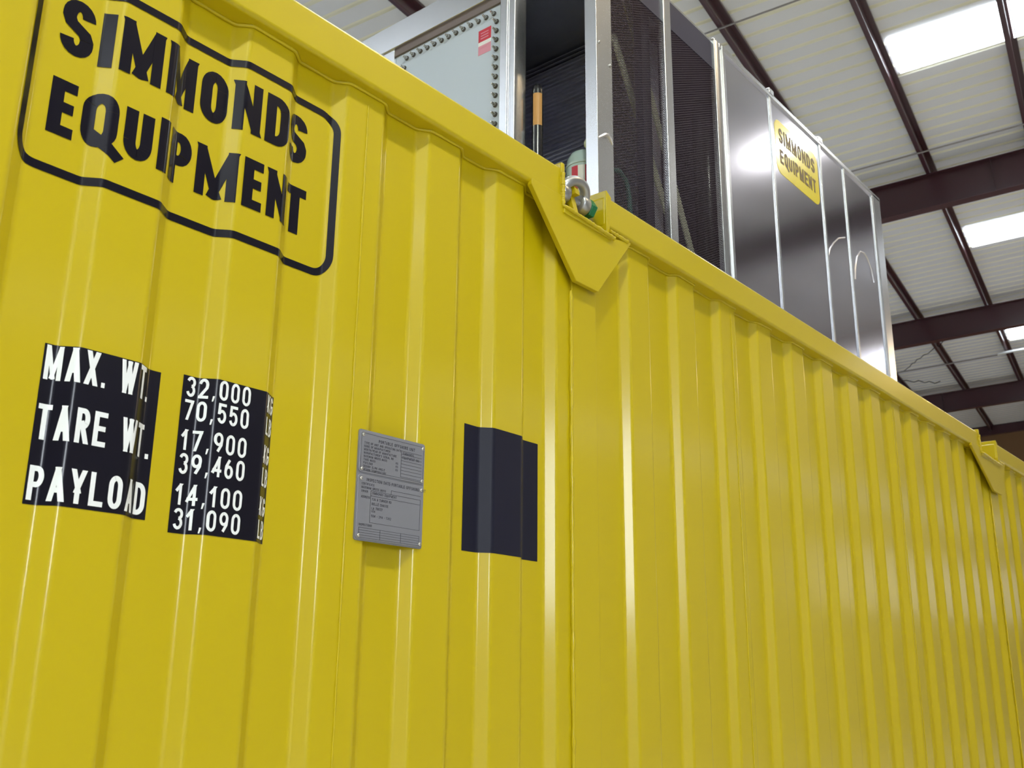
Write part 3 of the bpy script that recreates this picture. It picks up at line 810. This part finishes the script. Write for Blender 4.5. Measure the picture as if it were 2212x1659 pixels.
# inside: back lining, louvred coil, braces, tank, hose, motor, dryer
mb = MB()
mb.box((X0 + .07, 2.20, Z0 + .06), (X1 - .02, 2.24, ZT - .012))
mb.box((3.16, Y0 + .03, Z0 + .06), (3.20, 2.20, ZT - .012))
mb.box((X0 + .07, Y0 + .03, Z0 + .06), (3.16, 2.20, Z0 + .07))
mb.box((X0 + .055, 0.60, Z0 + .06), (X0 + .07, 2.20, ZT - .012))
ub(mb, 'inner_lining', DARK, smooth=0)
mb = MB()
for i in range(58):
    zz = z(1.45) + .0205 * i
    mb.prism([(2.32, .32, zz), (2.35, .32, zz + .012), (2.35, .32, zz + .0135), (2.32, .32, zz + .0025)], (0, 1.83, 0))
mb.box((2.352, .32, z(1.45)), (2.50, 2.15, z(2.60)))
ub(mb, 'coil', FIN, smooth=0, label='dark louvred coil')
for pa, pb in (((2.100, .28, z(2.43)), (2.50, .28, z(1.75))), ((2.197, .28, z(2.639)), (2.70, .28, z(1.61)))):
    d = (Vector(pb) - Vector(pa)).normalized(); s = d.cross(Vector((0, 1, 0))) * .022
    mb = MB().prism([Vector(pa) - s, Vector(pa) + s, Vector(pb) + s, Vector(pb) - s], (0, .006, 0))
    ub(mb, 'diagonal_strap', BRACE, smooth=0)
ub(MB().lathe([(0.055, 0), (0.062, .02), (0.062, .98), (0.05, 1.02), (0.02, 1.035)], (2.80, .265, Z0 + .07), 'z', 32), 'vertical_tank', BLKM, smooth=1.0)
ub(MB().tube([(1.99, .25, z(1.76)), (2.035, .25, z(1.800)), (2.070, .25, z(1.810)), (2.100, .25, z(1.803)), (2.127, .25, z(1.775)), (2.138, .25, z(1.731)), (2.145, .25, z(1.60)), (2.147, .25, Z0 + .07)], .010, 10), 'hose', HOSE, smooth=1.2)
ub(MB().box((2.175, .20, Z0 + .06), (2.235, .235, ZT - .03)), 'inner_post', FASC)
mo = ub(MB().lathe([(0.068, 0), (0.068, .355), (0.070, .357), (0.070, .365), (0.067, .368), (0.064, .392), (0.052, .414), (0.030, .427), (0.004, .431)], (1.955, .322, Z0 + .07), 'z', 40), 'motor', TEAL, smooth=0.7, label='pale green motor with domed cap')
mb = MB()                                    # striped label wrapped on the motor
for i in range(10):
    a0, a1 = [math.radians(180 - 8 + 11 * q) for q in (i, i + 1)]
    zz0, zz1 = Z0 + .07 + .235, Z0 + .07 + .345
    rr_ = .0688
    mb.face([(1.955 + rr_ * math.cos(a), .322 + rr_ * math.sin(a), h) for a, h in ((a0, zz0), (a1, zz0), (a1, zz1), (a0, zz1))], (0, 0, 1, 1, 0, 2, 2, 0, 0, 1)[i])
ub(mb, 'motor_label', [RED, PAPER, DECALY], parent=mo, smooth=0)
dr = ub(MB().lathe([(0.021, 0), (0.021, .70), (0.019, .715), (0.012, .727), (0.002, .731)], (1.87, .475, Z0 + .07), 'z', 28), 'dryer_tube', BLKM, smooth=0.9, label='black upright tube')
mb = MB()
for i in range(6):
    a0, a1 = [math.radians(165 + 17 * q) for q in (i, i + 1)]
    mb.face([(1.87 + .0216 * math.cos(a), .475 + .0216 * math.sin(a), Z0 + .07 + h) for a, h in ((a0, .55), (a1, .55), (a1, .685), (a0, .685))])
ub(mb, 'tube_label', ORANGE, parent=dr, smooth=1.0, label='orange label')
ub(MB().lathe([(0.022, 0), (0.026, -.004), (0.026, -.016), (0.022, -.02)], (1.93, .270, z(1.868)), 'x', 24), 'gauge', BRACE, smooth=0.8)
# stainless cladding, seams and trims
mb = MB().prism([(2.68, Y0 - .004, 0), (2.695, Y0 - .012, 0), (2.712, Y0 - .012, 0), (2.717, Y0 - .002, 0), (2.735, Y0 - .002, 0), (2.740, Y0 - .014, 0), (2.757, Y0 - .014, 0), (2.762, Y0 - .002, 0), (2.782, Y0 - .002, 0), (2.782, Y0 + .02, 0), (2.68, Y0 + .02, 0)], (0, 0, ZT - z(1.40)))
shift(mb, (0, 0, z(1.40)))
ub(mb, 'jamb_trim', ALU, bevel=0.0012)
edges = [2.782, 3.222, 3.792, 4.112, 4.520]
for xa, xb in zip(edges, edges[1:]):
    ub(MB().box((xa, Y0, z(1.40)), (xb - .004, Y0 + .012, ZT)), 'cladding_panel', STAIN, bevel=0.001)
for x in edges[1:]:
    sm = ub(MB().box((x - .011, Y0 - .007, z(1.40)), (x + .007, Y0 + .002, ZT)), 'cladding_seam', ALU, bevel=0.003)
for x in (3.222, 3.792):
    ub(MB().box((x - .012, Y0 - .012, ZT - .004), (x + .034, Y0 + .04, ZT + .030)), 'seam_cap', ALU, bevel=0.006)
ub(MB().box((4.520, Y0 - .010, z(1.40)), (X1, Y0 + .02, ZT)), 'corner_trim', ALU, bevel=0.006)
ub(MB().box((X1 - .02, Y0, z(1.40)), (X1, Y1, ZT)), 'end_cladding', STAIN)
ub(MB().box((X0 + .05, Y1 - .012, z(1.40)), (X1, Y1, ZT)), 'back_cladding', STAIN)
ub(MB().box((2.72, Y0 - .010, ZT - .018), (X1, Y0 + .02, ZT + .006)), 'top_trim', ALU, bevel=0.003)
for i, x in enumerate((2.70, 2.80, 3.06)):
    ub(MB().lathe([(0.012, 0), (0.012, .012), (0.007, .018), (0.002, .02)], (x, Y0 + .01, ZT + .004), 'z', 14), 'cap_screw', BOLT, smooth=1.0)
for pts in ([(3.792, 1.98), (3.800, 2.03), (3.835, 2.085), (3.89, 2.135), (3.96, 2.185), (4.05, 2.221)], [(4.150, 2.02), (4.165, 2.09), (4.205, 2.165), (4.26, 2.215), (4.32, 2.226), (4.37, 2.206), (4.41, 2.16), (4.43, 2.09)]):  # reflected light streaks, modelled as thin bright tubes
    ub(MB().tube([(x, Y0 - .0005, z(q)) for x, q in pts], .004, 8, flat=1.0), 'light_streak', GLINT, smooth=1.2, label='curved pale light streak modelled on the cladding')
# yellow decal with the company lettering
DX0, DX1, DZ0, DZ1 = 3.262, 3.752, 2.278, 2.562
dc = ub(MB().prism([(x, Y0 - .0012, z(q)) for x, q in rrect(DX0, DX1, DZ0, DZ1, .05)], (0, .001, 0)), 'company_decal', DECALY, smooth=0, label='yellow rounded decal with dark lettering')
mb = MB(); f = lambda x, q: (x, Y0 - .0018, z(q))
flatten(mb, text('SIMMONDS', DX0 + .04, 2.445, .078, .0145, .043, .0095, k=1.12, fit=.41), f)
flatten(mb, text('EQUIPMENT', DX0 + .04, 2.335, .074, .0138, .040, .0092, k=1.12, fit=.41), f)
ub(mb, 'lettering', DECALK, parent=dc, smooth=0)

# ---------------------------------------------------------------- loose cable under the roof between the last beams
CB = [(24.22, 0.94), (24.35, 1.04), (24.59, 1.22), (24.81, 1.32), (24.87, 1.4), (25.33, 1.68), (25.48, 1.8), (25.63, 1.91), (25.8, 2.02), (25.95, 2.1), (26.1, 2.19), (26.28, 2.29), (26.48, 2.37), (26.61, 2.49), (26.72, 2.59), (26.81, 2.71)]
CB2 = [(27.41, 2.84), (27.56, 2.73), (27.75, 2.62), (27.97, 2.47), (28.0, 2.35), (28.24, 2.23), (28.3, 2.12), (28.51, 2.01), (28.51, 1.86)]
jit = lambda L: [(a, b, 7.24 - 0.03 * (i % 2)) for i, (a, b) in enumerate(L)]
rod('cable', jit(CB), 0.010, CABLE, 'thin black cable zigzagging under the roof sheet past the cladding corner', 'cable')
rod('cable', jit(CB2), 0.012, CABLE, 'short black cable low under the roof just above the farthest beam', 'cable')
